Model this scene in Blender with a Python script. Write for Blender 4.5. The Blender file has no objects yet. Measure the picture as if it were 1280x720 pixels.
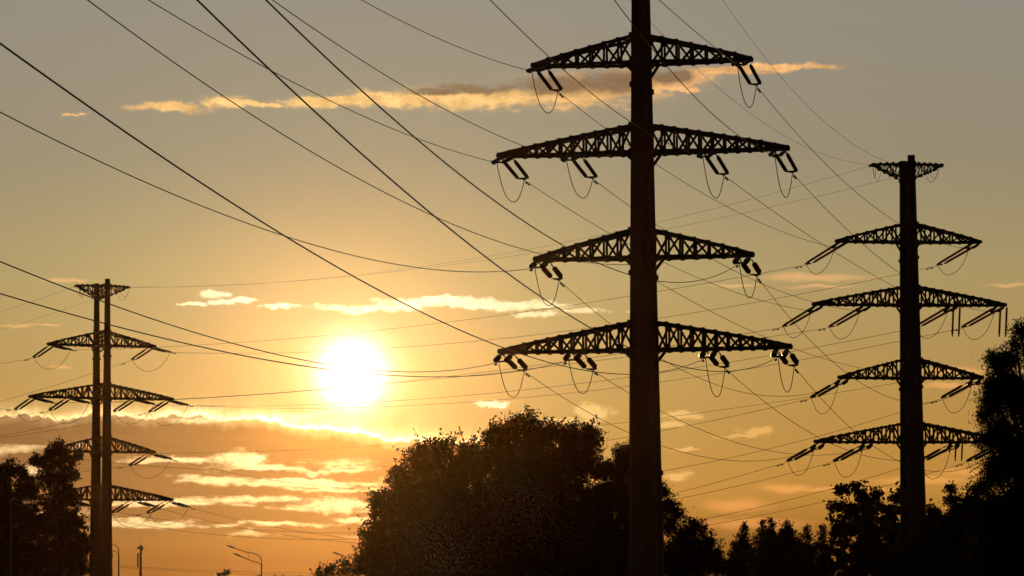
import bpy, math, random
import numpy as np
from mathutils import Vector, Matrix

sc = bpy.context.scene
COL = sc.collection
PI = math.pi
# ------------------------------------------------------------------ camera
FPX, CX, CY, HOR = 4600.0, 640.0, 360.0, 800.0
TH = math.atan((HOR - CY) / FPX)
RO = math.radians(.35)
CAMP = np.array([0, 0, 1.6])
Fv = np.array([0, math.cos(TH), math.sin(TH)])
U0 = np.array([0, -math.sin(TH), math.cos(TH)])
R0 = np.array([1.0, 0, 0])
Rv = math.cos(RO) * R0 - math.sin(RO) * U0
Uv = math.sin(RO) * R0 + math.cos(RO) * U0

cd = bpy.data.cameras.new('camera')
cam = bpy.data.objects.new('camera', cd)
COL.objects.link(cam)
cd.sensor_width = 36
cd.lens = 36 * FPX / 1280
cd.clip_start = .5
cd.clip_end = 20000
m = Matrix(((Rv[0], Uv[0], -Fv[0], CAMP[0]), (Rv[1], Uv[1], -Fv[1], CAMP[1]), (Rv[2], Uv[2], -Fv[2], CAMP[2]), (0, 0, 0, 1)))
cam.matrix_world = m
sc.camera = cam


def ray(x, y):
    v = Fv * FPX + Rv * (x - CX) - Uv * (y - CY)
    return v / v[1]


def pt(x, y, d):
    return CAMP + ray(x, y) * d


def proj(p):
    v = np.asarray(p) - CAMP
    return CX + FPX * (v @ Rv) / (v @ Fv), CY - FPX * (v @ Uv) / (v @ Fv)


def srgb(r, g, b):
    def f(c):
        c = c / 255
        return c / 12.92 if c <= .04045 else ((c + .055) / 1.055) ** 2.4
    return (f(r), f(g), f(b))


# ------------------------------------------------------------------ sun + sky
SUNPX = (440, 467)
sd = ray(*SUNPX)
sd = sd / np.linalg.norm(sd)
SUN_EL = math.asin(sd[2])
SUN_AZ = math.atan2(sd[0], sd[1])
sl = bpy.data.lights.new('sun', 'SUN')
sl.energy = 2.2
sl.angle = math.radians(.5)
sl.color = (1.0, .44, .11)
so = bpy.data.objects.new('sun', sl)
COL.objects.link(so)
so.rotation_euler = Vector((-sd[0], -sd[1], -sd[2])).to_track_quat('-Z', 'Y').to_euler()
so.location = (0, 0, 60)

HAZE_DENSITY = 4.6e-6
HAZE_G = .977
NISHITA = .002
sc.view_settings.view_transform = 'Standard'
sc.view_settings.look = 'None'
sc.view_settings.gamma = 1
sc.view_settings.use_curve_mapping = False
sc.view_settings.exposure = 0
sc.cycles.use_denoising = True
sc.cycles.max_bounces = 4
sc.cycles.volume_bounces = 0
sc.cycles.use_adaptive_sampling = False
sc.render.film_transparent = False
sc.cycles.pixel_filter_type = 'BLACKMAN_HARRIS'
sc.cycles.filter_width = 1.5

world = bpy.data.worlds.new('World')
sc.world = world
world.use_nodes = True
world.cycles.sampling_method = 'MANUAL'
world.cycles.sample_map_resolution = 512
NT = world.node_tree
NT.nodes.clear()


class S:
    """socket wrapper with arithmetic"""
    def __init__(s, sock): s.s = sock

    def _m(s, op, *a, clamp=False):
        n = NT.nodes.new('ShaderNodeMath'); n.operation = op; n.use_clamp = clamp
        for i, v in enumerate((s,) + a):
            if isinstance(v, S): NT.links.new(v.s, n.inputs[i])
            else: n.inputs[i].default_value = v
        return S(n.outputs[0])

    def __add__(s, o): return s._m('ADD', o)
    def __sub__(s, o): return s._m('SUBTRACT', o)
    def __mul__(s, o): return s._m('MULTIPLY', o)
    def __truediv__(s, o): return s._m('DIVIDE', o)
    def max(s, o): return s._m('MAXIMUM', o)
    def min(s, o): return s._m('MINIMUM', o)
    def exp(s): return s._m('EXPONENT')
    def neg(s): return s * -1.0
    def clamp(s): return s._m('ADD', 0.0, clamp=True)

    def smooth(s, a, b, lo=0.0, hi=1.0):
        n = NT.nodes.new('ShaderNodeMapRange'); n.interpolation_type = 'SMOOTHSTEP'
        NT.links.new(s.s, n.inputs[0])
        for i, v in enumerate((a, b, lo, hi)): n.inputs[i + 1].default_value = v
        return S(n.outputs[0])


def vec(x, y, z=0.0):
    n = NT.nodes.new('ShaderNodeCombineXYZ')
    for i, v in enumerate((x, y, z)):
        if isinstance(v, S): NT.links.new(v.s, n.inputs[i])
        else: n.inputs[i].default_value = v
    return S(n.outputs[0])


def noise(v, scale, detail=4.0, rough=.55):
    n = NT.nodes.new('ShaderNodeTexNoise')
    NT.links.new(v.s, n.inputs['Vector'])
    n.inputs['Scale'].default_value = scale
    n.inputs['Detail'].default_value = detail
    n.inputs['Roughness'].default_value = rough
    return S(n.outputs['Fac']), S(n.outputs['Color'])


def mixc(f, a, b, mode='MIX'):
    n = NT.nodes.new('ShaderNodeMix'); n.data_type = 'RGBA'; n.blend_type = mode; n.clamp_factor = True
    if isinstance(f, S): NT.links.new(f.s, n.inputs[0])
    else: n.inputs[0].default_value = f
    for i, v in ((6, a), (7, b)):
        if isinstance(v, S): NT.links.new(v.s, n.inputs[i])
        else: n.inputs[i].default_value = (*v, 1)
    return S(n.outputs[2])


def scalec(c, f):
    """colour (tuple or S) times scalar S"""
    n = NT.nodes.new('ShaderNodeVectorMath'); n.operation = 'SCALE'
    if isinstance(c, S): NT.links.new(c.s, n.inputs[0])
    else: n.inputs[0].default_value = c
    if isinstance(f, S): NT.links.new(f.s, n.inputs['Scale'])
    else: n.inputs['Scale'].default_value = f
    return S(n.outputs[0])


def addc(a, b):
    n = NT.nodes.new('ShaderNodeVectorMath'); n.operation = 'ADD'
    NT.links.new(a.s, n.inputs[0]); NT.links.new(b.s, n.inputs[1])
    return S(n.outputs[0])


def uv_of(x, y):
    d = ray(x, y); d = d / np.linalg.norm(d)
    return math.atan2(d[0], d[1]) * 46, math.asin(d[2]) * 46


tc = NT.nodes.new('ShaderNodeTexCoord')
sx = NT.nodes.new('ShaderNodeSeparateXYZ')
NT.links.new(tc.outputs['Generated'], sx.inputs[0])
dx, dy, dz = (S(sx.outputs[i]) for i in range(3))
U = dx._m('ARCTAN2', dy) * 46.0
V = dz._m('ARCSINE') * 46.0
P = vec(U, V)
us, vs = uv_of(*SUNPX)
ru = U - us
rv = V - vs
r = (ru * ru + rv * rv)._m('SQRT')

ramp = NT.nodes.new('ShaderNodeValToRGB')
NT.links.new((V / 10.0).s, ramp.inputs[0])
SKYRAMP = [(0, (80, 36, 12)), (.10, (108, 58, 19)), (.18, (172, 121, 50)), (.3, (169, 131, 68)), (.45, (159, 141, 95)),
           (.6, (140, 131, 109)), (.8, (138, 134, 123)), (1.0, (138, 136, 132))]
el = ramp.color_ramp.elements
while len(el) < len(SKYRAMP): el.new(.5)
for e, (p_, c_) in zip(el, SKYRAMP):
    e.position = p_; e.color = (*srgb(*c_), 1)
base = S(ramp.outputs[0])
rr = (ru * ru * .75 + rv * rv * 1.15)._m('SQRT')
glow = (rr / -1.6).exp() * V.smooth(.4, 3.2, .30, 1.0)
glow2 = (r / -.55).exp()
core = (r * r / -(.35 ** 2)).exp()
sky = addc(base, addc(scalec((.54, .43, .19), glow), scalec((.0, .03, .16), glow2)))
sky = addc(sky, scalec((3.0, 2.8, 2.4), core))

# --- clouds: positions are directions in the sky (azimuth / elevation)
_, wc = noise(P, 2.2, 5, .6)
wn = NT.nodes.new('ShaderNodeVectorMath'); wn.operation = 'SUBTRACT'
NT.links.new(wc.s, wn.inputs[0]); wn.inputs[1].default_value = (.5, .5, .5)
wm = NT.nodes.new('ShaderNodeVectorMath'); wm.operation = 'MULTIPLY'
NT.links.new(wn.outputs[0], wm.inputs[0]); wm.inputs[1].default_value = (.75, .22, 0)
Pw = addc(P, S(wm.outputs[0]))


def ell(src, x, y, rx, ry, deg=0):
    u, v = uv_of(x, y)
    n = NT.nodes.new('ShaderNodeVectorMath'); n.operation = 'MULTIPLY_ADD'
    NT.links.new(src.s, n.inputs[0])
    n.inputs[1].default_value = (100 / rx, 100 / ry, 0)
    n.inputs[2].default_value = (-u * 100 / rx, -v * 100 / ry, 0)
    l = NT.nodes.new('ShaderNodeVectorMath'); l.operation = 'LENGTH'
    NT.links.new(n.outputs[0], l.inputs[0])
    return S(l.outputs['Value'])


def field(lst, src=None):
    o = None
    for a in lst:
        e = ell(src or Pw, *a)
        o = e if o is None else o.min(e)
    return o * -1.0 + 1.0


nst, _ = noise(vec(U * .8, V * 3.6, 3.1), 2.4, 6, .6)     # streaky
nfi, _ = noise(vec(U * 1.0, V * 1.8, 7.7), 7.0, 5, .6)      # fine puffs
nn = (nst - .5) * 1.6 + (nfi - .5) * 1.3

puff0, _ = noise(vec(U * 1.0, V * 1.6, 5.5), 3.6, 5, .6)
# 1. the long high cloud
A = field([(212, 135, 66, 8), (285, 129, 42, 9), (330, 130, 40, 4), (415, 126, 75, 8), (500, 123, 90, 13), (610, 121, 130, 19),
           (715, 114, 100, 26), (790, 104, 75, 26), (850, 97, 60, 14), (905, 90, 60, 7), (965, 85, 85, 5), (96, 143, 10, 2.5), (860, 110, 30, 6)])
dA = (A + nn * .75).smooth(-.02, .6) * .82 + (A + nn * .5).smooth(-.35, .5) * .18
coreA = field([(615, 109, 115, 11), (690, 107, 95, 17), (762, 101, 62, 22), (545, 113, 55, 7), (832, 93, 48, 13)])
kA = (coreA + (puff0 - .5) * .8 + nn * .35).smooth(-.08, .62)
litA = scalec(mixc(r.smooth(2.0, 6.0), (1.05, .66, .23), (.80, .42, .16)), (puff0 - .5) * 1.5 + 1.0)
colA = mixc(kA * .96, litA, scalec(srgb(124, 98, 74), (nfi - .5) * .8 + 1.0))
sky = mixc(dA, sky, colA)

# 2. sunlit puffs near the sun
B = field([(262, 368, 26, 5.5, 3), (240, 381, 24, 3, 0), (290, 377, 30, 4.5, 0), (352, 384, 30, 4.5, 3), (465, 385, 80, 5.5, 2), (560, 378, 95, 8, 0), (650, 382, 90, 7, -2),
           (672, 394, 40, 5, 0), (728, 389, 40, 4, 0), (616, 505, 28, 6, 2)])
dB = ((B + nn * .85).smooth(.0, .5) * .85 + (B + nn * .6).smooth(-.25, .4) * .15) * ((puff0 - .5) * 1.6 + 1.0)
sky = addc(sky, scalec(mixc(r.smooth(1.2, 3.2), (.75, .7, .5), (.42, .36, .22)), dB))

# 3. faint orange wisps to the right
Cc = field([(742, 514, 34, 14, 4), (735, 530, 22, 6, 0), (848, 520, 36, 8, 3), (838, 532, 40, 5, 4), (938, 541, 32, 7, 14), (925, 546, 30, 4, 0), (857, 563, 28, 3, 3),
            (846, 595, 22, 9, 10), (700, 527, 20, 5, 0), (792, 390, 14, 3, 0)])
dC = (Cc + nn * .5).smooth(.0, .6)
sky = addc(sky, scalec(mixc(U.smooth(0.8, 4.5), (.30, .22, .09), (.26, .11, .03)), dC))
Pw2 = addc(P, scalec(S(wn.outputs[0]), .16))
D = field([(1020, 346, 95, 7, 1), (920, 357, 42, 3, 0), (1030, 357, 60, 3, 0), (1195, 463, 60, 8, 0), (1190, 481, 55, 6, 0), (1265, 357, 45, 3, 0), (1060, 612, 130, 5, -1), (985, 610, 50, 8, 0),
           (1215, 590, 60, 8, 3), (920, 633, 60, 12, 0), (940, 655, 90, 10, 0), (75, 352, 34, 4, 0), (95, 351, 22, 4, 0), (22, 405, 36, 3, 2), (60, 405, 26, 2, 0), (75, 458, 20, 4, 0), (1150, 600, 90, 8, 0)], Pw2)
dD = (D + (nst - .5) * .5).smooth(.0, .85)
sky = addc(sky, scalec((.30, .10, .035), dD))

# 4. the bank low on the left with lit bands
ub, vb = uv_of(330, 528)
nb, _ = noise(vec(U * 1.0, 0.0, 1.3), 1.7, 6, .55)
nb2, _ = noise(vec(U * 1.0, V * .8, 4.3), 9.0, 3, .5)
edge = U.smooth(-4.0, -.8, 2.83, 2.50) + (nb - .5) * .34 + (nb2 - .5) * .13 - .03
dE = V - edge                                               # >0 above the bank's top edge
inside = dE.smooth(-.03, .015, 1, 0)
right = U.smooth(-1.7, .6, 1, 0)
bank = inside * right
strata, _ = noise(vec(U * .45, V * 4.8 + U * .15, 9.4), 1.5, 6, .5)
puff, _ = noise(vec(U * 1.0, V * 2.2, 2.4), 4.2, 5, .6)
lo = V.smooth(1.15, 1.5)                                    # clear orange air below the bands
hi = (dE + (puff - .5) * .25).smooth(-.44, -.26, 1, 0)                            # the solid dark upper part of the bank
bands = field([(302, 575, 34, 13), (325, 586, 75, 5), (445, 580, 75, 9), (400, 590, 60, 5), (205, 574, 70, 5), (380, 604, 150, 6), (265, 600, 55, 6), (420, 612, 70, 4),
               (215, 629, 95, 5), (412, 632, 62, 10), (310, 624, 75, 5), (445, 648, 40, 4), (190, 655, 80, 6), (330, 654, 120, 4), (305, 667, 42, 6), (450, 670, 22, 3),
               (20, 561, 65, 8), (95, 556, 36, 5), (30, 590, 60, 8), (60, 640, 50, 6)], Pw)
zone = V.smooth(1.25, 1.5) * V.smooth(2.15, 2.5, 1, 0) * U.smooth(-7.5, -4.5, .35, 1.0)
bn = (bands.max(-.7) * .95 + (strata - .5) * 2.9 + (puff - .5) * 1.3 + zone * .12).smooth(.0, .85)
lit = bn * lo * hi * right * (puff * 1.7 + .15)
near = (rr / -1.9).exp()
bankcol = addc(scalec((.22, .17, .035), near), scalec((.175, .066, .028), (strata - .5) * .8 + 1.0))
sky = mixc(bank * (lo * .85 + .15) * .95, sky, bankcol)
sky = addc(sky, scalec((1.0, .76, .36), lit * (near * 1.6 + .34)))
rw = dE.smooth(-.03, .005) * (dE.max(0.0) / -.045).exp() * right * (nst + nfi - .25) * 1.3
rw = rw + dE.smooth(-.16, .0) * (dE.max(0.0) / -.10).exp() * right * .22
sky = addc(sky, scalec((1.1, .80, .36), rw * (near * 3.4 + .14)))
wis = field([(360, 521, 75, 7, 0), (250, 524, 60, 5, 0), (395, 517, 30, 3, 0)])
sky = addc(sky, scalec((.5, .42, .2), (wis + nn * .7).smooth(.1, .6)))

# away from the sun the evening sky is far dimmer
away = (ru * ru + rv * rv)._m('SQRT').smooth(9.0, 34.0, 1.0, .05)
sky = scalec(sky, away)
bg = NT.nodes.new('ShaderNodeBackground')
NT.links.new(sky.s, bg.inputs[0])
bg.inputs[1].default_value = 1.0
nish = NT.nodes.new('ShaderNodeTexSky')
nish.sky_type = 'NISHITA'
nish.sun_disc = False
nish.sun_elevation = SUN_EL
nish.sun_rotation = SUN_AZ
bg2 = NT.nodes.new('ShaderNodeBackground')
NT.links.new(nish.outputs[0], bg2.inputs[0])
bg2.inputs[1].default_value = NISHITA
ad = NT.nodes.new('ShaderNodeAddShader')
NT.links.new(bg.outputs[0], ad.inputs[0]); NT.links.new(bg2.outputs[0], ad.inputs[1])
wo = NT.nodes.new('ShaderNodeOutputWorld')
NT.links.new(ad.outputs[0], wo.inputs[0])


# ------------------------------------------------------------------ materials
def mat(name, color, rough=.7, metal=0.0, var=.25, scale=3.0, trans=0.0, col2=None, bump=0.0):
    m = bpy.data.materials.new(name)
    m.use_nodes = True
    nt = m.node_tree
    b = nt.nodes['Principled BSDF']
    tcn = nt.nodes.new('ShaderNodeTexCoord')
    nz = nt.nodes.new('ShaderNodeTexNoise')
    nz.inputs['Scale'].default_value = scale
    nz.inputs['Detail'].default_value = 5
    nt.links.new(tcn.outputs['Object'], nz.inputs['Vector'])
    mx = nt.nodes.new('ShaderNodeMix'); mx.data_type = 'RGBA'
    c2 = col2 or tuple(c * (1 - var) for c in color)
    mx.inputs[6].default_value = (*color, 1)
    mx.inputs[7].default_value = (*c2, 1)
    nt.links.new(nz.outputs['Fac'], mx.inputs[0])
    nt.links.new(mx.outputs[2], b.inputs['Base Color'])
    b.inputs['Roughness'].default_value = rough
    b.inputs['Metallic'].default_value = metal
    if name.startswith('leaf'): b.inputs['Specular IOR Level'].default_value = .15
    if bump:
        bp = nt.nodes.new('ShaderNodeBump'); bp.inputs['Strength'].default_value = bump
        nt.links.new(nz.outputs['Fac'], bp.inputs['Height'])
        nt.links.new(bp.outputs[0], b.inputs['Normal'])
    if trans:
        tl = nt.nodes.new('ShaderNodeBsdfTranslucent')
        nt.links.new(mx.outputs[2], tl.inputs[0])
        ms = nt.nodes.new('ShaderNodeMixShader'); ms.inputs[0].default_value = trans
        nt.links.new(b.outputs[0], ms.inputs[1]); nt.links.new(tl.outputs[0], ms.inputs[2])
        nt.links.new(ms.outputs[0], nt.nodes['Material Output'].inputs[0])
    return m


M_steel = mat('weathered_steel', (.055, .045, .038), .85, 0, .5, 1.2, bump=.15)
M_lattice = mat('painted_lattice_steel', (.07, .06, .05), .75, 0, .4, 2.0)
M_cable = mat('weathered_conductor', (.03, .028, .026), .95, 0, .3, .5)
M_polymer = mat('dark_green_insulator', (.035, .07, .055), .35, 0, .3, 8)
M_red = mat('reddish_brown_insulator', (.5, .16, .06), .35, 0, .3, 8, trans=.45)
M_glass = mat('brown_glazed_insulator', (.10, .045, .025), .2, 0, .3, 8)
M_leaf = mat('leaf_dark', (.036, .046, .018), .9, 0, .4, .6, trans=.02)
M_leaf2 = mat('leaf_willow', (.045, .06, .022), .9, 0, .4, .6, trans=.02)
M_leaf3 = mat('leaf_maple', (.045, .055, .018), .9, 0, .4, .6, trans=.02)
M_bark = mat('bark', (.09, .065, .045), .9, 0, .5, 6, bump=.4)
M_lamp = mat('lamp_post_metal', (.09, .085, .08), .8, 0, .3, 3)
M_head = mat('lamp_head_grey', (.12, .12, .12), .6, 0, .3, 3)
M_ant = mat('antenna_plastic', (.35, .35, .34), .5, 0, .2, 3)
M_wall = mat('rendered_wall', (.35, .31, .26), .85, 0, .2, .4)
M_roof = mat('roof_felt', (.07, .07, .07), .9, 0, .3, .6)
M_ground = mat('dry_grass_ground', (.06, .075, .03), .95, 0, .5, .15, col2=(.10, .085, .045), bump=.3)
M_asph = mat('asphalt', (.05, .05, .05), .9, 0, .3, 2.5, bump=.2)
M_white = mat('road_paint', (.75, .74, .7), .7, 0, .2, 6)


# ------------------------------------------------------------------ mesh helpers
class MB:
    def __init__(s): s.v = []; s.f = []; s.n = 0

    def add(s, v, f):
        v = np.asarray(v, dtype=float).reshape(-1, 3)
        s.v.append(v)
        s.f += [tuple(i + s.n for i in q) for q in f]
        s.n += len(v)

    def box(s, c, d):
        c = np.array(c); d = np.array(d) / 2
        v = [c + d * np.array(k) for k in ((-1, -1, -1), (1, -1, -1), (1, 1, -1), (-1, 1, -1), (-1, -1, 1), (1, -1, 1), (1, 1, 1), (-1, 1, 1))]
        s.add(v, [(0, 3, 2, 1), (4, 5, 6, 7), (0, 1, 5, 4), (1, 2, 6, 5), (2, 3, 7, 6), (3, 0, 4, 7)])

    def tube(s, pts, rad, k=6, cap=True):
        pts = [np.array(p, dtype=float) for p in pts]
        n = len(pts)
        if not hasattr(rad, '__len__'): rad = [rad] * n
        vs = []
        t0 = pts[1] - pts[0]
        ref = np.array([0, 0, 1.0]) if abs(t0[2]) < .9 * np.linalg.norm(t0) else np.array([1.0, 0, 0])
        for i, p in enumerate(pts):
            t = pts[min(i + 1, n - 1)] - pts[max(i - 1, 0)]
            t = t / (np.linalg.norm(t) + 1e-12)
            a = np.cross(t, ref); a /= (np.linalg.norm(a) + 1e-12)
            b = np.cross(a, t)
            for j in range(k):
                w = 2 * PI * (j + .5) / k
                vs.append(p + rad[i] * (math.cos(w) * a + math.sin(w) * b))
        f = []
        for i in range(n - 1):
            for j in range(k):
                j2 = (j + 1) % k
                f.append((i * k + j, i * k + j2, (i + 1) * k + j2, (i + 1) * k + j))
        if cap:
            f.append(tuple(reversed(range(k))))
            f.append(tuple(range((n - 1) * k, n * k)))
        s.add(vs, f)

    def bar(s, p, q, w): s.tube([p, q], w * .7071, 4)

    def build(s, name, material, parent=None, smooth=False):
        me = bpy.data.meshes.new(name)
        me.from_pydata(np.concatenate(s.v).tolist(), [], s.f)
        me.materials.append(material)
        if smooth: me.shade_smooth()
        o = bpy.data.objects.new(name, me)
        COL.objects.link(o)
        if parent: o.parent = parent
        return o


def tag(o, label=None, cat=None, group=None, kind=None):
    if label: o['label'] = label
    if cat: o['category'] = cat
    if group: o['group'] = group
    if kind: o['kind'] = kind
    return o


def empty(name, loc, rz=0.0):
    o = bpy.data.objects.new(name, None)
    o.empty_display_size = .5
    COL.objects.link(o)
    o.location = loc
    o.rotation_euler = (0, 0, rz)
    return o


# ------------------------------------------------------------------ ground and road
b = MB()
G = 2600
b.add([(-G, -300, 0), (G, -300, 0), (G, G, 0), (-G, G, 0)], [(0, 1, 2, 3)])
tag(b.build('ground', M_ground), kind='structure')
b = MB()
b.add([(-160, 391, .004), (160, 391, .004), (160, 399, .004), (-160, 399, .004)], [(0, 1, 2, 3)])
tag(b.build('road', M_asph), kind='structure')
b = MB()
for i in range(-19, 20):
    b.add([(i * 8, 394.9, .008), (i * 8 + 3, 394.9, .008), (i * 8 + 3, 395.05, .008), (i * 8, 395.05, .008)], [(0, 1, 2, 3)])
tag(b.build('road_marking', M_white), kind='structure')
b = MB()
b.box((0, 390.85, .06), (320, .3, .12)); b.box((0, 399.15, .06), (320, .3, .12))
tag(b.build('kerb', M_wall), kind='structure')


# ------------------------------------------------------------------ pylons
def lattice_arm(L, root, wid, H, n, sep, inverted=False):
    """both halves of one crossarm, bottom chord at z=0 (or the top chord for the earth wire arm)"""
    b = MB()
    ch, br = (.17, .115) if not inverted else (.10, .07)
    for s in (-1, 1):
        def P_(t, side, top):
            x = s * (root + (L - root) * t)
            y = side * (wid * (1 - t) + .16 * t)
            h = H * (1 - t) ** .93 + .11 * t
            z = h if top else 0.0
            if inverted: z = -z
            return np.array([x, y, z])
        ts = [i / n for i in range(n + 1)]
        for side in (-1, 1):
            for top in (0, 1):
                b.tube([P_(t, side, top) for t in ts], ch * .62, 4)
            for i in range(n + 1):
                b.bar(P_(ts[i], side, 0), P_(ts[i], side, 1), br)
                if i < n:
                    if (i + (side > 0)) % 2: b.bar(P_(ts[i], side, 0), P_(ts[i + 1], side, 1), br)
                    else: b.bar(P_(ts[i], side, 1), P_(ts[i + 1], side, 0), br)
                for top in (0, 1):          # gusset plates
                    p = P_(ts[i], side, top)
                    b.box(p + (0, side * .05, 0), (.22, .02, .24) if ts[i] < .9 else (.3, .02, .16))
        for top in (0, 1):
            for i in range(n + 1):
                b.bar(P_(ts[i], -1, top), P_(ts[i], 1, top), br)
                if i < n:
                    a_, c_ = (-1, 1) if i % 2 else (1, -1)
                    b.bar(P_(ts[i], a_, top), P_(ts[i + 1], c_, top), br)
        if not inverted:                      # plated, nearly solid outer end
            for side in (-1, 1):
                a0, a1 = P_(.84, side, 0), P_(.84, side, 1); e0, e1 = P_(1, side, 0), P_(1, side, 1)
                o_ = np.array([0, side * .012, 0])
                b.add([a0 + o_, e0 + o_, e1 + o_, a1 + o_, a0 - o_, e0 - o_, e1 - o_, a1 - o_], [(0, 1, 2, 3), (7, 6, 5, 4), (0, 4, 5, 1), (3, 2, 6, 7), (0, 3, 7, 4), (1, 5, 6, 2)])
        # solid nose plate and end stub
        b.box((s * (L + .02), 0, -.02 if inverted else .05), (.34, .36, .13 if not inverted else .08))
        # brackets on the poles and knee braces
        z0, z1 = (0, H) if not inverted else (-H, 0)
        for y in (-sep / 2, sep / 2):
            for z in (z0, z1):
                b.box((s * root * .95, y * .9, z), (.22, .42, .15))
            if not inverted: b.bar((s * (root + .42), y * .55, z0), (s * root * .85, y, z0 - .5), .12)
    # the chords run on between the two poles, tied to them
    z0, z1 = (0, H) if not inverted else (-H, 0)
    for z in (z0, z1):
        for y in (-wid, wid):
            b.bar((-root, y, z), (root, y, z), ch * 1.2)
        for x in (-root * .95, 0, root * .95):
            b.bar((x, -sep / 2, z), (x, sep / 2, z), .14)
    for y in (-wid, wid):
        b.bar((-root, y, z0), (root, y, z1), br)
    b.bar((0, -sep / 2, z1), (0, sep / 2, z0), .10); b.bar((0, -sep / 2, z0), (0, sep / 2, z1), .10)
    return b


def disc_string(L, link0, link1, rad, pitch, waist=.35):
    """insulator along +X from 0 to L: links at both ends, a stack of sheds between"""
    b = MB()
    b.tube([(0, 0, 0), (L, 0, 0)], .028, 5)
    pts = []; rd = []
    x = link0
    while x + pitch <= L - link1 + 1e-6:
        pts += [(x, 0, 0), (x + pitch * .45, 0, 0), (x + pitch * .6, 0, 0), (x + pitch * .98, 0, 0)]
        rd += [rad * .55, rad, rad * .98, rad * waist]
        x += pitch
    b.tube(pts, rd, 8)
    b.box((link0 * .5, 0, 0), (.16, .05, .09)); b.box((link0 - .08, 0, 0), (.14, .12, .12)); b.box((L - link1 + .06, 0, 0), (.12, .1, .1))
    return b


STR = {}
def string_mesh(kind):
    if kind not in STR:
        a, m = {'long': ((3.3, .6, .15, .105, .085, .8), M_polymer), 'red': ((3.9, .45, .15, .10, .13, .5), M_red),
                'short': ((3.0, 1.15, .45, .15, .12, .65), M_glass), 'mid': ((3.6, 1.3, .15, .11, .085, .8), M_polymer),
                'post': ((2.3, .2, .15, .10, .12, .5), M_red), 'postdark': ((1.3, .15, .1, .08, .1, .6), M_polymer)}[kind]
        o = disc_string(*a).build('insulator_string', m)
        STR[kind] = (o.data, a[0])
        bpy.data.objects.remove(o)
    return STR[kind]


def child(name, mesh, parent, loc=None, dirv=None):
    o = bpy.data.objects.new(name, mesh)
    COL.objects.link(o)
    o.parent = parent
    if loc is not None: o.location = loc
    if dirv is not None:
        o.rotation_mode = 'QUATERNION'
        o.rotation_quaternion = Vector(dirv).to_track_quat('X', 'Z')
    return o


ARMS = [('first', 31.5, 5.65, 1.36, 7), ('second', 26.8, 7.5, 1.36, 11), ('third', 21.3, 5.6, 1.4, 7), ('fourth', 16.5, 7.5, 1.4, 11)]


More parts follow.
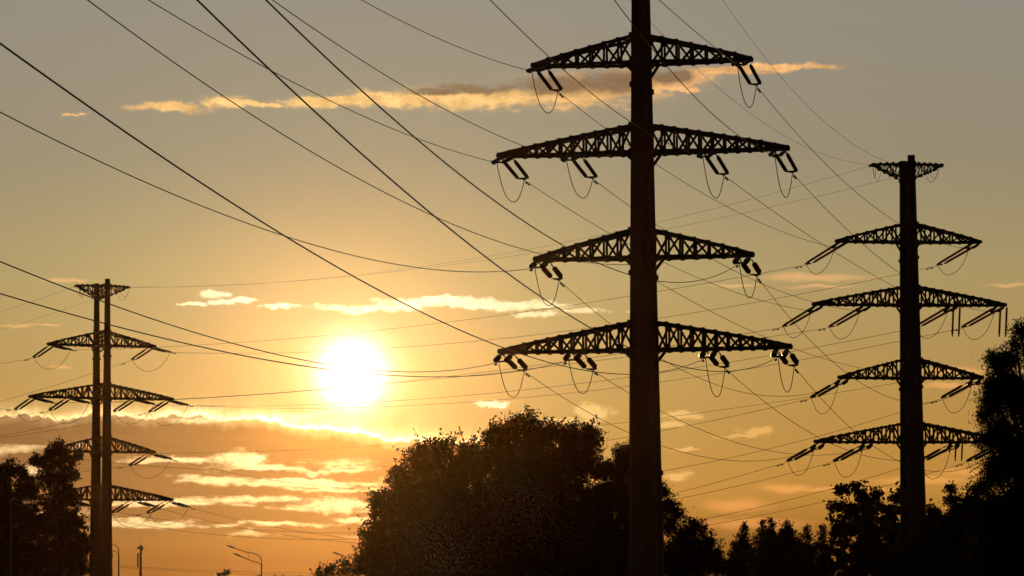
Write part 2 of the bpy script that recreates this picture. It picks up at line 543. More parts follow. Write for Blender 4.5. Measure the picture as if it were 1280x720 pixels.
def pylon(base, yaw, label, dir_in, dir_out, kinds_in, kinds_out, sep=2.8, zs=None, r_top=.28, r_base=.84, droop=.2, posts=False, short=0.0, droop_out=.2):
    """dir_in / dir_out: horizontal unit directions (world) from this pylon towards the spans; returns the conductor ends"""
    root = empty('electricity_pylon', (base[0], base[1], 0), yaw)
    tag(root, label, 'pylon', 'twin pole power pylons of the line')
    HT = 38.0
    for k, sy in enumerate((-1, 1)):
        b = MB()
        hh = HT - .12 + (0.1 if sy < 0 else 0)
        zz = [0, 8, 8.001, 17.6, 17.601, 28, 28.001, hh]
        rad = [r_base + (r_top - r_base) * (z / hh) ** .95 for z in zz]
        b.tube([(0, sy * sep / 2, z) for z in zz], rad, 12)
        for z in (.12, 10.2, 20.4, 30.2):
            rz = r_base + (r_top - r_base) * (z / hh) ** .95
            b.tube([(0, sy * sep / 2, z - .12), (0, sy * sep / 2, z + .12)], rz + .09, 12)
        p = b.build('pole', M_steel, root)
    R2 = Matrix.Rotation(-yaw, 3, 'Z')
    R1 = Matrix.Rotation(yaw, 3, 'Z')
    ends = {}

    def w2l(d): return R2 @ Vector((d[0], d[1], d[2] if len(d) > 2 else 0))

    def l2w(p): return np.array(R1 @ Vector(p)) + np.array([base[0], base[1], 0])
    zz_ = zs or [a[1] for a in ARMS]
    for ai, (nm, z, L, H, n) in enumerate(ARMS):
        z = zz_[ai]; L = L - short
        pr = r_base + (r_top - r_base) * (z / HT) ** .95
        arm = lattice_arm(L, pr + .02, sep * .27, H, n, sep).build('crossarm', M_lattice, root)
        arm.location = (0, 0, z)
        att = [('left outer' if L > 7 else 'left', -(L - .35)), ('right outer' if L > 7 else 'right', L - .35)]
        if L > 7: att += [('left inner', -(L - 4.0)), ('right inner', L - 4.0)]
        for side, x in att:
            t = min(1, max(0, (abs(x) - pr) / (L - pr)))
            hw = sep * .27 * (1 - t) + .16 * t
            e = {}
            for which, dr, kd in (('in', dir_in, kinds_in), ('out', dir_out, kinds_out)):
                me, SL = string_mesh(kd[ai])
                d = Vector((dr[0], dr[1], -(droop if which == 'in' else droop_out))).normalized()
                ld = w2l(d)
                perp = Vector((-ld.y, ld.x, 0)).normalized()
                if perp.x < 0: perp = -perp
                sgn = -1 if ld.y < 0 else 1
                a0 = Vector((x, sgn * hw * .75, -.10))
                end = a0 + ld * SL
                for q in (-.3, .3):
                    child('insulator_string', me, arm, a0 + Vector((q, 0, 0)) , (end + perp * q * .9 - a0 - Vector((q, 0, 0))))
                yk = MB()
                yk.tube([end - perp * .24, end + perp * .24], .05, 5)
                yk.tube([end - perp * .2, end + ld * .28], .03, 4); yk.tube([end + perp * .2, end + ld * .28], .03, 4)
                hg = MB()
                yk.build('yoke_plate', M_lattice, arm)
                for q in (-.25, .25):
                    hg.box((x + q, sgn * hw * .75, -.07), (.12, .16, .16))
                hg.box((x, sgn * hw * .75, -.015), (.5, .1, .05)); hg.build('hanger_bracket', M_lattice, arm)
                e[which] = end + ld * .28
            ji = MB()
            p0, p1 = e['in'], e['out']
            drop = 1.55 if kinds_out[ai] != 'red' else 1.3
            drop *= random.Random(ai * 7 + int(x * 10)).uniform(.9, 1.12)
            pts = []
            for i in range(21):
                t = i / 20
                c = p0.lerp(p1, t)
                c.z -= drop * (1 - abs(2 * t - 1) ** 2.4)
                pts.append(c)
            ji.tube(pts, .022, 5)
            ji.build('jumper_cable', M_cable, arm)
            if posts and x > 0 and L > 7:
                pk = 'post' if ai == 1 else 'postdark'
                me, SL = string_mesh(pk)
                for q, dz in ((.05, 0), (.55, 0.0)):
                    child('post_insulator', me, arm, Vector((x + q, 0, -.1)), (-.06, 0, -1))
            for w in ('in', 'out'):
                q = e[w]
                ends[(ai, side, w)] = l2w((q.x, q.y, q.z + z))
    # earth wire arm
    arm = lattice_arm(2.62, r_top, sep * .27, 1.15, 5, sep, inverted=True).build('crossarm', M_lattice, root)
    arm.location = (0, 0, HT - .55)
    for side, x in (('left', -2.6), ('right', 2.6)):
        e = {}
        for which, dr in (('in', dir_in), ('out', dir_out)):
            ld = w2l(Vector((dr[0], dr[1], -.1)).normalized())
            cl = MB()
            cl.tube([(x, 0, -.05), Vector((x, 0, -.05)) + ld * .55], .025, 5)
            pc = Vector((x, 0, -.05)) + ld * .42
            cl.box(pc, (.2, .12, .16))
            cl.build('earth_wire_clamp', M_lattice, arm)
            e[which] = Vector((x, 0, -.05)) + ld * .55
        for m_, dr_ in ((1.0, 1.25), (.55, .95)):
            j = MB(); pts = []
            p0 = e['in']; p1 = e['out']
            off = Vector((-1.0 if side == 'right' else 1.0, 0, 0)) * m_
            for i in range(13):
                t = i / 12
                c = p0.lerp(p1, t) + off * t
                c.z -= dr_ * (1 - abs(2 * t - 1) ** 2)
                pts.append(c)
            j.tube(pts, .016, 4)
            j.build('jumper_cable', M_cable, arm)
        for w in ('in', 'out'):
            q = e[w]
            ends[(9, side, w)] = l2w((q.x, q.y, q.z + HT - .55))
    return root, ends


def unit(a, b):
    d = np.array(b) - np.array(a)
    return d / np.linalg.norm(d)


PM, PR, PL = np.array([6.83, 190.]), np.array([30.15, 278.]), np.array([-41.4, 370.])
K_IN = .14
d_in = np.array([-K_IN, -1]); d_in = d_in / np.linalg.norm(d_in)
d_mr = unit(PM, PR); d_rl = unit(PR, PL); d_out = np.array([-.62, .785])
m_root, EM = pylon(PM, math.radians(-9), 'nearest and tallest black twin-pole pylon with four lattice crossarms, right of the picture centre', d_in, d_mr,
                   ['long', 'long', 'short', 'short'], ['long', 'long', 'short', 'short'])
r_root, ER = pylon(PR, math.radians(7), 'pylon at the right with reddish and green insulators, half hidden by the leafy tree', -d_mr, d_rl,
                   ['long', 'long', 'short', 'short'], ['red', 'red', 'mid', 'mid'], sep=2.7, posts=True, short=.15, droop_out=.33, zs=[31.5, 26.7, 21.15, 16.3])
l_root, EL = pylon(PL, math.radians(22), 'farthest pylon at the left with a gap of sky between its two poles', -d_rl, d_out,
                   ['long', 'long', 'mid', 'mid'], ['long', 'long', 'mid', 'mid'], sep=4.0, zs=[31.4, 26.1, 20.7, 15.9], short=.15, droop_out=.3, r_top=.26, r_base=.72)


# ------------------------------------------------------------------ conductors
def wire(pts, rad, label, cat='power line', name='power_cable', group=None, dampers=()):
    b = MB()
    b.tube(pts, rad, 5)
    o = b.build(name, M_cable)
    tag(o, label, cat, group)
    for t in dampers:
        i = int(t)
        p = np.array(pts[i]); q = np.array(pts[i + 1])
        d = MB()
        u = (q - p) / np.linalg.norm(q - p)
        c = p + (q - p) * (t - i)
        c = c - np.array([0, 0, .09])
        d.tube([c - u * .26, c + u * .26], .013, 4)
        for s_ in (-1, 1):
            d.tube([c + u * s_ * .17, c + u * s_ * .33], .052, 6)
        d.box(c + (0, 0, .05), (.05, .05, .1))
        d.build('vibration_damper', M_lattice, o)
    return o


ORD = ['upper short', 'upper long', 'lower short', 'lower long']


def para(a, b, sag, n=60):
    a = np.array(a); b = np.array(b)
    out = []
    for i in range(n + 1):
        t = i / n
        p = a + (b - a) * t
        p = p - np.array([0, 0, sag * 4 * t * (1 - t)])
        out.append(p)
    return out


def fit_sag(a, b, vias, default):
    if not vias: return default
    best = None
    for k in range(0, 160):
        s = k * .1
        pp = np.array([proj(p) for p in para(a, b, s, 120)])
        e = sum(np.min(np.hypot(pp[:, 0] - x, pp[:, 1] - y)) for x, y in vias)
        if best is None or e < best[0]: best = (e, s)
    return best[1]


def span(Ea, Eb, na, nb, vias, default, grp, rad=.0165):
    sags = []
    for (ai, side, w), p in Ea.items():
        if w != 'out': continue
        q = Eb[(ai, side, 'in')]
        key = (ai, side)
        s = fit_sag(p, q, vias.get(key), default)
        sags.append((key, round(s, 1)))
        if ai == 9:
            wire(para(p, q, s), .010, f'thin wire between the {side} tips of the topmost arms, {na} to {nb}', 'earth wire', 'earth_wire', grp)
        else:
            wire(para(p, q, s, 61), rad, f"cable from the {ORD[ai]} crossarm's {side} insulators, {na} to {nb}",
                 group=grp, dampers=(0.5, 60.6) if True else ())
    print('SAGS', na, nb, sags)


V1 = {(0, 'left'): [(818, 203), (944, 276)], (0, 'right'): [(1040, 213), (1067, 236)], (1, 'left outer'): [(765, 293), (927, 369)],
      (1, 'left inner'): [(841, 293), (944, 352)], (1, 'right inner'): [(1029, 305)], (1, 'right outer'): [(1040, 268)],
      (2, 'left'): [(765, 409), (919, 487)], (2, 'right'): [(992, 404), (1060, 466)], (3, 'left outer'): [(786, 540), (876, 572)],
      (3, 'left inner'): [(893, 544), (944, 561)], (3, 'right inner'): [(1029, 550)], (3, 'right outer'): [(1047, 520)],
      (9, 'left'): [(858, 74), (979, 169)], (9, 'right'): [(904, 0), (1040, 160)]}
V2 = {(0, 'left'): [(600, 397), (440, 417)], (0, 'right'): [(648, 421), (824, 397)], (1, 'left outer'): [(749, 444), (600, 467)],
      (1, 'left inner'): [(640, 464)], (1, 'right inner'): [(482, 503), (825, 465)], (1, 'right outer'): [(477, 508), (825, 477)],
      (2, 'left'): [(741, 555), (827, 537)], (2, 'right'): [(831, 588)], (3, 'left outer'): [(841, 617)], (3, 'left inner'): [(846, 624)],
      (3, 'right inner'): [(960, 631)], (3, 'right outer'): [(960, 642)], (9, 'left'): [(524, 333), (820, 278)], (9, 'right'): [(820, 291), (480, 339)]}
NMAIN, NRIGHT, NLEFT = 'nearest pylon', 'right pylon', 'left pylon'
span(EM, ER, NMAIN, NRIGHT, V1, 3.0, 'cables between the nearest and the right pylon')
span(ER, EL, NRIGHT, NLEFT, V2, 4.0, 'cables between the right and the left pylon')
# beyond the left pylon: the line goes on down the left edge
VO = {(0, 'left'): (0, 455), (0, 'right'): (0, 502), (1, 'left outer'): (0, 511), (1, 'left inner'): (0, 523), (1, 'right inner'): (28, 540), (1, 'right outer'): (0, 548),
      (2, 'left'): (0, 590), (2, 'right'): (0, 600), (3, 'left outer'): (0, 640), (3, 'left inner'): (0, 648), (3, 'right inner'): (0, 655), (3, 'right outer'): (0, 662),
      (9, 'left'): (0, 390), (9, 'right'): (0, 413)}
for (ai, side, w), p in EL.items():
    if w != 'out': continue
    x, y = VO[(ai, side)]
    rr_ = ray(x, y)
    kk = d_out[0] / d_out[1]                     # X = p0 + kk*(Y-p1)
    Y = (p[0] - kk * p[1]) / (rr_[0] - kk)
    Zt = CAMP[2] + rr_[2] * Y
    u = Y - p[1]
    c = .0009
    s = (Zt - p[2] - c * u * u) / u
    pts = []
    U1 = min(u + 90, max(u + 20, 130))
    for i in range(41):
        w_ = U1 * i / 40
        pts.append((p[0] + kk * w_, p[1] + w_, max(6.0, p[2] + s * w_ + c * w_ * w_)))
    if ai == 9:
        wire(pts, .010, f'thin wire from the {side} tip of the left pylon topmost arm, going left', 'earth wire', 'earth_wire', 'cables leaving the left pylon')
    else:
        wire(pts, .0165, f"cable going left from the left pylon's {ORD[ai]} crossarm, {side} insulators", group='cables leaving the left pylon', dampers=(0.5,))

# the incoming near span, overhead from the upper left
VI = {(0, 'left'): [(452, 0), (541, 45)], (0, 'right'): [(824, 0), (888, 55)], (1, 'left outer'): [(186, 0), (345, 92), (507, 167)], (1, 'left inner'): [(341, 0), (507, 110), (600, 158)],
      (1, 'right inner'): [(613, 0), (740, 117)], (1, 'right outer'): [(768, 0), (858, 110)], (2, 'left'): [(0, 140), (226, 247), (421, 314), (593, 340)],
      (2, 'right'): [(332, 0), (517, 169), (710, 312), (788, 343), (876, 350)], (3, 'left outer'): [(0, 327), (365, 447), (482, 464)], (3, 'left inner'): [(0, 367), (317, 447), (551, 471)],
      (3, 'right inner'): [(0, 54), (279, 247), (510, 382), (690, 453), (827, 466)], (3, 'right outer'): [(246, 0), (517, 247), (740, 411), (852, 461), (928, 459)]}


def fit_in(A, vias):
    best = None
    for k in np.arange(.11, .185, .0025):
        ys = []; zs = []
        for x, y in vias:
            q = ray(x, y)
            d = (A[0] - k * A[1]) / (q[0] - k)
            ys.append(d); zs.append(CAMP[2] + q[2] * d)
        ys = np.array(ys); u = A[1] - ys
        Mx = np.stack([u, u * u], 1); w_ = 1e3 / ys
        s, *_ = np.linalg.lstsq(Mx * w_[:, None], (np.array(zs) - A[2]) * w_, rcond=None)
        e = float(np.abs((Mx @ s + A[2] - zs) / ys * FPX).max()) + (abs(k - K_IN) * 20)
        if best is None or e < best[0]: best = (e, k, s, ys.min())
    return best


for (ai, side), vias in VI.items():
    A_ = EM[(ai, side, 'in')]
    e, k, s, ym = fit_in(A_, vias)
    y1 = max(14, ym - 45)
    print('IN', ai, side, 'err', round(e, 1), 'k', round(float(k), 3), 'c', s.round(4), 'y', round(float(ym)))
    pts = []
    U1 = A_[1] - y1
    for i in range(101):
        u = U1 * i / 100
        pts.append((A_[0] - k * u, A_[1] - u, A_[2] + s[0] * u + s[1] * u * u))
    wire(pts, .0165, f"cable from overhead ending at the nearest pylon's {ORD[ai]} crossarm, {side} insulators", group='cables coming in to the nearest pylon', dampers=(0.9,))

# the fibre cable fixed to the poles at the third crossarm
fz = 20.9
A_ = np.array([PM[0] - .45, PM[1] - 1.6, fz - .1])
vias = [(110, 0), (276, 119), (408, 200), (603, 295)]
e, k, s, ym = fit_in(A_, vias)
print('fibre', e, k, s, ym)
pts = []
U1 = A_[1] - max(14, ym - 45)
for i in range(101):
    u = U1 * i / 100
    pts.append((A_[0] - k * u, A_[1] - u, A_[2] + s[0] * u + s[1] * u * u))
wire(pts, .016, 'slim cable crossing the upper left sky and ending at the pole of the nearest pylon', 'communication cable', 'fibre_cable', 'fibre cable along the pylons')
a = np.array([PM[0] + .3, PM[1] + 1.6, fz - .4]); bq = np.array([PR[0] - .4, PR[1] - 1.9, 21.3])
wire(para(a, bq, fit_sag(a, bq, [(893, 388), (1022, 447)], 2)), .015, 'slim cable fixed pole to pole between the nearest and the right pylon', 'communication cable', 'fibre_cable', 'fibre cable along the pylons')
a = np.array([PR[0] - .4, PR[1] + 1.9, 21.0]); bq = np.array([PL[0] + .4, PL[1] - 1.6, 20.5])
wire(para(a, bq, fit_sag(a, bq, [(960, 502), (752, 532)], 4)), .014, 'slim cable fixed pole to pole between the right and the left pylon', 'communication cable', 'fibre_cable', 'fibre cable along the pylons')


# ------------------------------------------------------------------ trees
def leaf_mesh(name, centers, sizes, material, parent, rng, aspect=.5, droopy=0.0):
    n = len(centers)
    d = rng.normal(size=(n, 3)); d[:, 2] -= droopy
    d /= np.linalg.norm(d, axis=1)[:, None]
    e = rng.normal(size=(n, 3))
    w = np.cross(d, e); w /= np.linalg.norm(w, axis=1)[:, None]
    L = sizes[:, None]
    v = np.empty((n, 4, 3))
    bend = np.cross(d, w) * L * .12
    v[:, 0] = centers - d * L * .5
    v[:, 1] = centers + w * L * aspect * .5 - d * L * .05 + bend
    v[:, 2] = centers + d * L * .5
    v[:, 3] = centers - w * L * aspect * .5 - d * L * .05 + bend
    me = bpy.data.meshes.new(name)
    me.vertices.add(n * 4)
    me.vertices.foreach_set('co', v.reshape(-1))
    me.loops.add(n * 4)
    me.loops.foreach_set('vertex_index', np.arange(n * 4, dtype=np.int32))
    me.polygons.add(n)
    me.polygons.foreach_set('loop_start', np.arange(0, n * 4, 4, dtype=np.int32))
    me.update(calc_edges=True)
    me.materials.append(material)
    o = bpy.data.objects.new(name, me)
    COL.objects.link(o)
    o.parent = parent
    return o


def tree(label, lobes, d, base_px, seed, name='deciduous_tree', cat='tree', leaf=.2, aspect=.55, material=None, cover=11, clump=.33, group=None, droopy=0.0,
         trunk_r=.2, edge=.2, depth=1.0, fuzz=1.15, sprig=.5):
    rng = np.random.default_rng(seed)
    bx = pt(base_px, 800, d)
    root = empty(name, (bx[0], d, 0))
    tag(root, label, cat, group)
    base = np.array([bx[0], d, 0.0])
    C, Sz = [], []
    tw = MB()
    mpp = d / FPX
    L = []
    for x, y, rpx in lobes:
        p = pt(x, y, d) - base
        R_ = rpx * mpp
        p[1] += rng.uniform(-.5, .5) * R_ * depth
        L.append((p, R_))
    top = max(p[2] + R_ for p, R_ in L)
    h0 = max(1.5, min(p[2] for p, R_ in L) * .8)
    for p, R_ in L:
        narea = PI * R_ * R_
        per = max(16, int(26 * (clump / .33) ** 2))
        nl = int(cover * narea / (leaf * leaf * aspect * .5))
        nc = max(5, nl // per)
        # clump centres, biased to the outside of the lobe
        q = rng.normal(size=(nc, 3)); q /= np.linalg.norm(q, axis=1)[:, None]
        rad_ = R_ * rng.uniform(0, 1, nc) ** (1 / 2.5) * (1 + rng.normal(size=nc) * edge)
        q = q * rad_[:, None]
        q[:, 1] *= depth
        q += p
        s_ = clump * rng.uniform(.55, 1.25, nc)
        cc = np.repeat(q, per, 0) + rng.normal(size=(nc * per, 3)) * np.repeat(s_, per)[:, None] * .55 * np.array([1, 1, .8])
        if droopy: cc[:, 2] -= rng.exponential(.25, len(cc)) * droopy * .5
        C.append(cc); Sz.append(leaf * rng.uniform(.6, 1.25, len(cc)))
        # sprigs: short leafy shoots sticking out of the lobe
        ns = int(sprig * narea / (clump * clump) * .35) + 2
        for _ in range(ns):
            u = rng.normal(size=3); u[2] = abs(u[2]) * .9 + .1 - droopy * .9; u /= np.linalg.norm(u)
            st = p + u * R_ * .8
            ln = rng.uniform(.3, .75) * min(1.0, R_) * fuzz + .15
            k = int(10 * ln / .3 * .6 * (.2 / leaf)) + 4
            t = rng.uniform(0, 1, k)[:, None]
            aim = u + np.array([0, 0, .35 - droopy]) ; aim /= np.linalg.norm(aim)
            cc = st + aim * (R_ * .25 + ln) * t + rng.normal(size=(k, 3)) * leaf * .55 * (1.15 - t)
            C.append(cc); Sz.append(leaf * rng.uniform(.6, 1.1, k))
            tw.tube([st, st + aim * (R_ * .25 + ln) * .95], [.014, .006], 3, False)
        # a limb to the lobe
        h = max(h0 * .5, min(p[2] - R_ * .6, p[2] * .75))
        a0 = np.array([0, 0, h * .8])
        mid = a0 * .45 + p * .55 + np.array([0, 0, -.15 * R_])
        tw.tube([a0, mid, p], [trunk_r * .45, trunk_r * .28, trunk_r * .12], 5)
        for _ in range(4):
            e = p + rng.normal(size=3) * R_ * .45
            tw.tube([p, e], [trunk_r * .12, .015], 4, False)
    C = np.concatenate(C); Sz = np.concatenate(Sz)
    ok = C[:, 2] > .2
    leaf_mesh('crown', C[ok], Sz[ok], material or M_leaf, root, rng, aspect, droopy)
    zt = top * .72
    wob = rng.normal(size=(6, 2)) * .12
    wob[0] = 0
    tk = MB()
    tk.tube([(wob[i][0], wob[i][1], zt * i / 5) for i in range(6)], [trunk_r * (1.15 - .85 * i / 5) for i in range(6)], 9)
    tr = tk.build('trunk', M_bark, root)
    tw.build('branches', M_bark, root)
    return root, len(C)


TOT = 0
def T(*a, **k):
    global TOT
    r_, n_ = tree(*a, **k); TOT += n_
    return r_


g1 = 'leafy trees behind the nearest pylon'
T('big round tree nearest the sun with glowing leaf edges on its left', [(500, 598, 16), (480, 632, 20), (472, 672, 22), (468, 705, 24), (528, 575, 20), (553, 562, 16), (548, 610, 45), (530, 665, 52), (592, 575, 26), (595, 640, 52),
   (520, 710, 50), (580, 710, 50), (510, 625, 30)], 216, 545, 1, group=g1, leaf=.21)
T('tallest tree of the centre clump, its ragged top against pale sky', [(618, 545, 16), (638, 538, 14), (656, 530, 15), (668, 545, 18), (640, 575, 36), (692, 540, 13), (712, 548, 18), (737, 545, 14), (728, 575, 26), (688, 590, 45),
   (645, 640, 50), (705, 650, 50), (650, 710, 52), (715, 715, 50), (752, 590, 12), (750, 625, 20)], 212, 670, 2, group=g1, leaf=.2)
T('drooping tree directly behind the nearest pylon', [(783, 570, 16), (766, 588, 14), (795, 585, 18), (775, 620, 28), (805, 645, 28), (828, 612, 8), (838, 632, 10), (846, 640, 7), (838, 656, 10), (780, 690, 42), (748, 655, 22), (815, 695, 25), (745, 700, 30)],
  206, 790, 3, group=g1, leaf=.19, aspect=.35, droopy=.8)
T('low rounded tree just right of the nearest pylon', [(866, 662, 14), (852, 678, 16), (882, 680, 14), (893, 697, 11), (868, 705, 28), (840, 705, 22), (902, 712, 10)], 204, 868, 4, leaf=.17, group=g1)
T('low bush with open twigs at the foot of the big round tree', [(400, 715, 6), (412, 711, 7), (424, 712, 8), (436, 705, 8), (445, 715, 12), (405, 735, 18), (430, 735, 22)], 225, 425, 5, name='bush', cat='bush', leaf=.17, cover=4, trunk_r=.08)
T('tiny tree tip on the skyline left of the double street lamp', [(274, 719, 2), (281, 717, 2), (286, 716, 2.2), (280, 732, 9)], 330, 280, 6, leaf=.2, cover=2.0, sprig=.2, clump=.2, trunk_r=.1)

g2 = 'young pointed trees in a row'
for i, (x, y, w_) in enumerate([(917, 676, 7), (930, 652, 7), (953, 649, 6), (964, 647, 6), (983, 650, 11), (1008, 656, 6), (1028, 655, 6)]):
    lb = [(x, y + 4, 2.2), (x + .5, y + 9, 3.8), (x, y + 17, 6 if w_ < 10 else 10), (x - 4, y + 27, w_ * 1.2), (x + 4, y + 32, w_ * 1.3), (x + 1, y + 42, w_ * 2), (x, y + 60, w_ * 2.8), (x, y + 85, w_ * 3)]
    place = ['leftmost and lowest', 'second from the left, tall and slender', 'third from the left', 'fourth from the left, topmost', 'fifth from the left, broad topped', 'sixth from the left, thin tipped', 'seventh, next to the maple'][i]
    T(f'young pointed tree in the low row, {place}', lb, 262 + (i % 3) * 4, x, 20 + i, name='young_tree', leaf=.19, aspect=.4, cover=6.5, group=g2, trunk_r=.1, clump=.22, depth=.8, edge=.22, sprig=.5)
T('broad leaved maple with upright tufts left of the right pylon', [(1058, 612, 7), (1050, 614, 5), (1073, 609, 6), (1076, 622, 8), (1094, 617, 6), (1090, 628, 8), (1127, 612, 7), (1122, 622, 8), (1043, 634, 6), (1060, 638, 12), (1080, 642, 16), (1110, 640, 14), (1052, 662, 16), (1085, 668, 24),
   (1118, 665, 18), (1060, 700, 28), (1100, 705, 30), (1140, 690, 25)], 288, 1085, 40, leaf=.33, aspect=.7, material=M_leaf3, clump=.36)
T('lower leafy tree beside the foot of the right pylon', [(1165, 640, 9), (1160, 655, 10), (1186, 612, 6), (1192, 624, 8), (1203, 636, 12), (1180, 660, 18), (1216, 628, 10), (1222, 615, 9), (1175, 695, 32), (1210, 680, 34), (1150, 690, 24), (1140, 715, 34), (1200, 655, 18), (1230, 650, 25), (1160, 690, 20), (1215, 710, 30)], 240, 1195, 41, leaf=.24, aspect=.5, material=M_leaf3, clump=.34)
T('tall willow-like tree filling the right edge', [(1277, 410, 11), (1269, 428, 8), (1262, 445, 12), (1240, 443, 7), (1248, 452, 12), (1255, 475, 18), (1238, 478, 10), (1240, 500, 16), (1272, 490, 28), (1228, 517, 8), (1250, 535, 20), (1232, 548, 9), (1268, 570, 32), (1243, 590, 16), (1275, 640, 42),
   (1245, 640, 24), (1258, 690, 46), (1305, 440, 26), (1318, 520, 45), (1318, 620, 50), (1320, 700, 50), (1228, 605, 9), (1290, 720, 40)], 118, 1300, 42, leaf=.115, aspect=.28, material=M_leaf2, clump=.2, droopy=.9, trunk_r=.22, cover=9.0, fuzz=1.3, sprig=.8)
T('dark tree hiding the left tips of the left pylon lower crossarms', [(73, 558, 7), (64, 568, 8), (52, 577, 9), (44, 575, 5), (80, 574, 11), (96, 573, 6), (86, 592, 11), (66, 596, 18), (78, 622, 17), (84, 655, 22), (58, 650, 26), (94, 685, 18), (70, 700, 32), (104, 672, 7), (100, 710, 14)], 318, 75, 50, leaf=.3, clump=.4)
T('wide dark tree cut off by the left edge', [(12, 586, 9), (25, 590, 9), (0, 598, 16), (32, 612, 16), (8, 636, 26), (36, 655, 22), (12, 695, 34), (42, 705, 26), (-25, 640, 40), (-20, 700, 40)], 308, 8, 51, leaf=.3, clump=.4)
print('LEAVES', TOT)


# ------------------------------------------------------------------ street lamps
def curve_arm(x0, z0, x1, z1, n=10):
    """leaves the pole straight up and bends over to the left"""
    pts = []
    for i in range(n + 1):
        t = i / n
        a_ = (1 - t) ** 2; b_ = 2 * t * (1 - t); c_ = t * t
        pts.append((a_ * x0 + b_ * (x0 + .02) + c_ * x1, 0, a_ * z0 + b_ * (z1 - (.35 * 0)) + c_ * z1))
    return pts


def street_lamp(px, d, top_y, label, flip=1, low=False, single=False):
    bx = pt(px, 800, d)
    s = d / FPX
    root = empty('street_lamp', (bx[0], d, 0))
    tag(root, label, 'street lamp', 'street lamps along the road')
    Ht = CAMP[2] + (797 - top_y) * s
    b = MB()
    b.tube([(0, 0, 0), (0, 0, 1.2), (0, 0, 1.21), (0, 0, Ht - 1.2)], [.13, .12, .09, .07], 8)
    b.build('pole', M_lamp, root)
    arms = [(0, -2.35, Ht), (-.55, -1.75, Ht - .62)]
    for dz, xe, ze in arms:
        zb = Ht - 1.35 + dz * .5
        pts = [(0, 0, zb), (0, 0, zb + .25), (-flip * .05, 0, zb + .55 + dz * .3), (-flip * .28, 0, zb + .85 + dz * .45), (-flip * .7, 0, ze - .33), (flip * (xe * .62), 0, ze - .17), (flip * xe, 0, ze - .02)]
        if dz == 0: pts[2] = (-flip * .04, 0, zb + .62); pts[3] = (-flip * .22, 0, zb + .9); pts[4] = (-flip * .62, 0, ze - .24); pts[5] = (flip * xe * .6, 0, ze - .12); pts[6] = (flip * xe, 0, ze + .22)
        else: pts[6] = (flip * xe, 0, ze + .12)
        b = MB(); b.tube(pts, .035, 6)
        arm = b.build('arm', M_lamp, root)
        e = np.array(pts[-1]); u = (e - np.array(pts[-2])); u /= np.linalg.norm(u)
        h = MB()
        h.tube([e - u * .15, e, e + u * .2, e + u * .55, e + u * .72], [.04, .06, .085, .065, .02], 8)
        h.build('lamp_head', M_head, arm)
    b = MB(); b.bar((-flip * 1.1, 0, Ht - .02), (-flip * 1.1, 0, Ht - .55), .03)
    b.build('brace', M_lamp, root)
    if low:
        b = MB(); b.tube([(0, 0, Ht - 2.05), (-flip * .9, 0, Ht - 2.3)], .04, 6)
        a_ = b.build('arm', M_lamp, root)
        h = MB(); h.tube([(-flip * .8, 0, Ht - 2.27), (-flip * 1.3, 0, Ht - 2.42)], [.1, .06], 6)
        h.build('lamp_head', M_head, a_)
    return root


street_lamp(327, 315, 684, 'double-headed street lamp standing clear below the sun, with a third low lamp', low=True)
street_lamp(460, 313, 693, 'double-headed street lamp whose post is hidden by the big round tree')
street_lamp(148, 380, 672, 'street lamp close to the right side of the left pylon')
# lit lamp post within the left trees
bx = pt(13, 800, 285)
root = empty('lamp_post', (bx[0], 285, 0))
tag(root, 'slim lamp post with a sunlit glint standing in front of the dark left tree', 'lamp post')
b = MB(); zt = CAMP[2] + (800 - 623) * 285 / FPX
b.tube([(0, 0, 0), (0, 0, zt)], [.09, .045], 8); b.build('pole', M_lamp, root, True)
h = MB(); h.tube([(-.05, 0, zt), (.05, 0, zt + .1), (.22, .0, zt + .16), (.35, 0, zt + .1)], [.05, .11, .12, .05], 8); h.build('lamp_head', M_head, root, True)

# ------------------------------------------------------------------ mobile mast
d = 520
bx = pt(175.5, 800, d); s = d / FPX
root = empty('antenna_mast', (bx[0], d, 0))
tag(root, 'thin mast carrying antennas, between the left pylon and the clear street lamp', 'antenna mast')
zt = CAMP[2] + (800 - 683) * s
b = MB(); b.tube([(0, 0, 0), (0, 0, zt * .75), (0, 0, zt)], [.25, .19, .13], 8); b.build('pole', M_lamp, root)
b = MB(); b.tube([(-.4, 0, zt - 2.6), (-.4, 0, zt - .75)], .11, 6); b.bar((-.32, 0, zt - 1), (0, 0, zt - 1), .05); b.bar((-.32, 0, zt - 2.3), (0, 0, zt - 2.3), .05)
b.build('panel_antenna', M_ant, root)
for x, z in ((-.3, .02), (.22, .1), (.2, -.2), (0, .25)):
    b = MB(); b.tube([(x - .15, -.1, zt + z), (x + .15, -.1, zt + z)], .17, 8); b.bar((0, 0, zt + z), (x, -.1, zt + z), .05); b.build('dish_antenna', M_ant, root)
b = MB(); b.tube([(-.02, 0, zt), (-.02, 0, zt + 1.2)], .02, 4); b.build('lightning_rod', M_lamp, root)

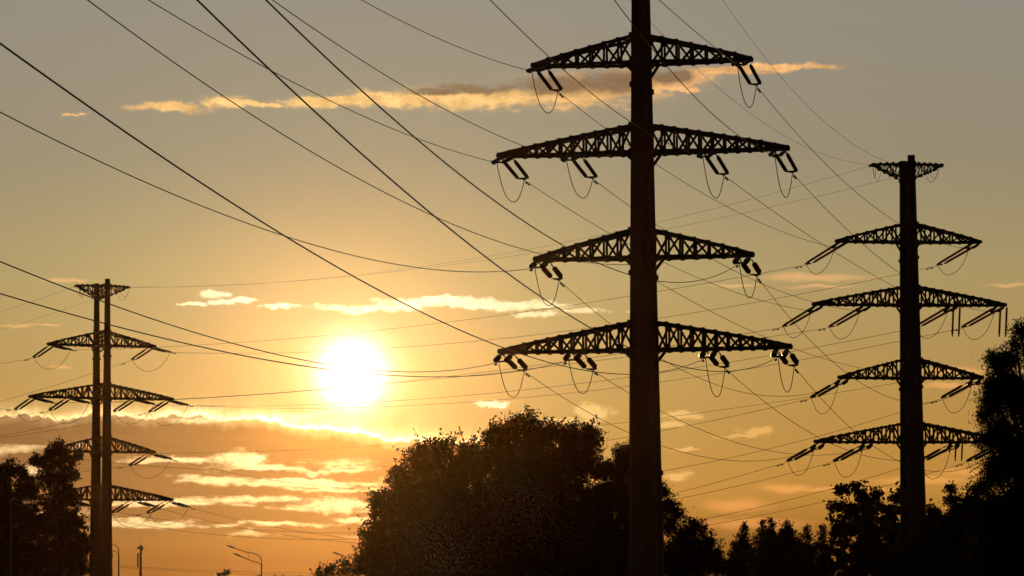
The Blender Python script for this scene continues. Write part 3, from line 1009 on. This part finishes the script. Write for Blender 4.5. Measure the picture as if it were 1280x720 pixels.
# ------------------------------------------------------------------ far building with chimneys
d = 620
s = d / FPX
x0 = pt(318, 800, d)[0]; x1 = pt(372, 800, d)[0]
hz = CAMP[2] + (799 - 726) * s
root = empty('apartment_building', ((x0 + x1) / 2, d + 6, 0))
tag(root, 'far low building, only its two chimney pots rising beside the clear street lamp', 'building')
w_ = (x1 - x0)
b = MB(); b.box((0, 0, hz / 2 - .01), (w_, 11, hz)); b.build('wall', M_wall, root)
b = MB(); b.box((0, 0, hz + .1), (w_ + .5, 11.6, .22)); rf = b.build('roof', M_roof, root)
for px in (343, 353):
    xx = pt(px, 800, d)[0] - (x0 + x1) / 2
    b = MB(); zc = CAMP[2] + (799 - 717) * s
    b.box((xx, -4, (hz + .2 + zc) / 2), (.2, .2, zc - hz - .2)); b.box((xx, -4, zc + .08), (.42, .42, .16))
    b.build('chimney', M_roof, rf)
for k in range(3):
    for i in range(3):
        f_ = MB(); cx_ = (i - 1) * 2.2; cz_ = 1.8 + k * 2.9
        f_.box((cx_, -5.53, cz_), (1.2, .06, 1.4))
        fo = f_.build('window', M_white, root)
        g_ = MB(); g_.box((cx_, -5.57, cz_), (1.0, .03, 1.2)); g_.build('pane', M_roof, fo)

# overhead lines of the road low in the picture
for k, (ya, yb, nm) in enumerate(((707, 716, 'upper'), (709, 719, 'lower'))):
    a = pt(148, ya, 392); bq = pt(445, yb, 396)
    wire(para(a, bq, .25, 20), .016, f'{nm} of the two faint wires low across the skyline behind the street lamps', 'overhead wire', 'overhead_wire', 'low wires along the skyline')

# ------------------------------------------------------------------ haze
b = MB()
b.box((0, 1150, 22.5), (5400, 3100, 48))
hz_o = b.build('haze', None) if False else None
me = bpy.data.meshes.new('haze')
b2 = MB(); b2.box((0, 1150, 21.5), (5400, 3100, 45))
me.from_pydata(np.concatenate(b2.v).tolist(), [], b2.f)
hm = bpy.data.materials.new('haze_air'); hm.use_nodes = True
nt = hm.node_tree; nt.nodes.clear()
pv = nt.nodes.new('ShaderNodeVolumePrincipled')
pv.inputs['Color'].default_value = (.95, .72, .42, 1)
pv.inputs['Density'].default_value = HAZE_DENSITY
pv.inputs['Anisotropy'].default_value = HAZE_G
mo = nt.nodes.new('ShaderNodeOutputMaterial')
nt.links.new(pv.outputs[0], mo.inputs['Volume'])
me.materials.append(hm)
ho = bpy.data.objects.new('haze', me)
COL.objects.link(ho)
tag(ho, kind='stuff')
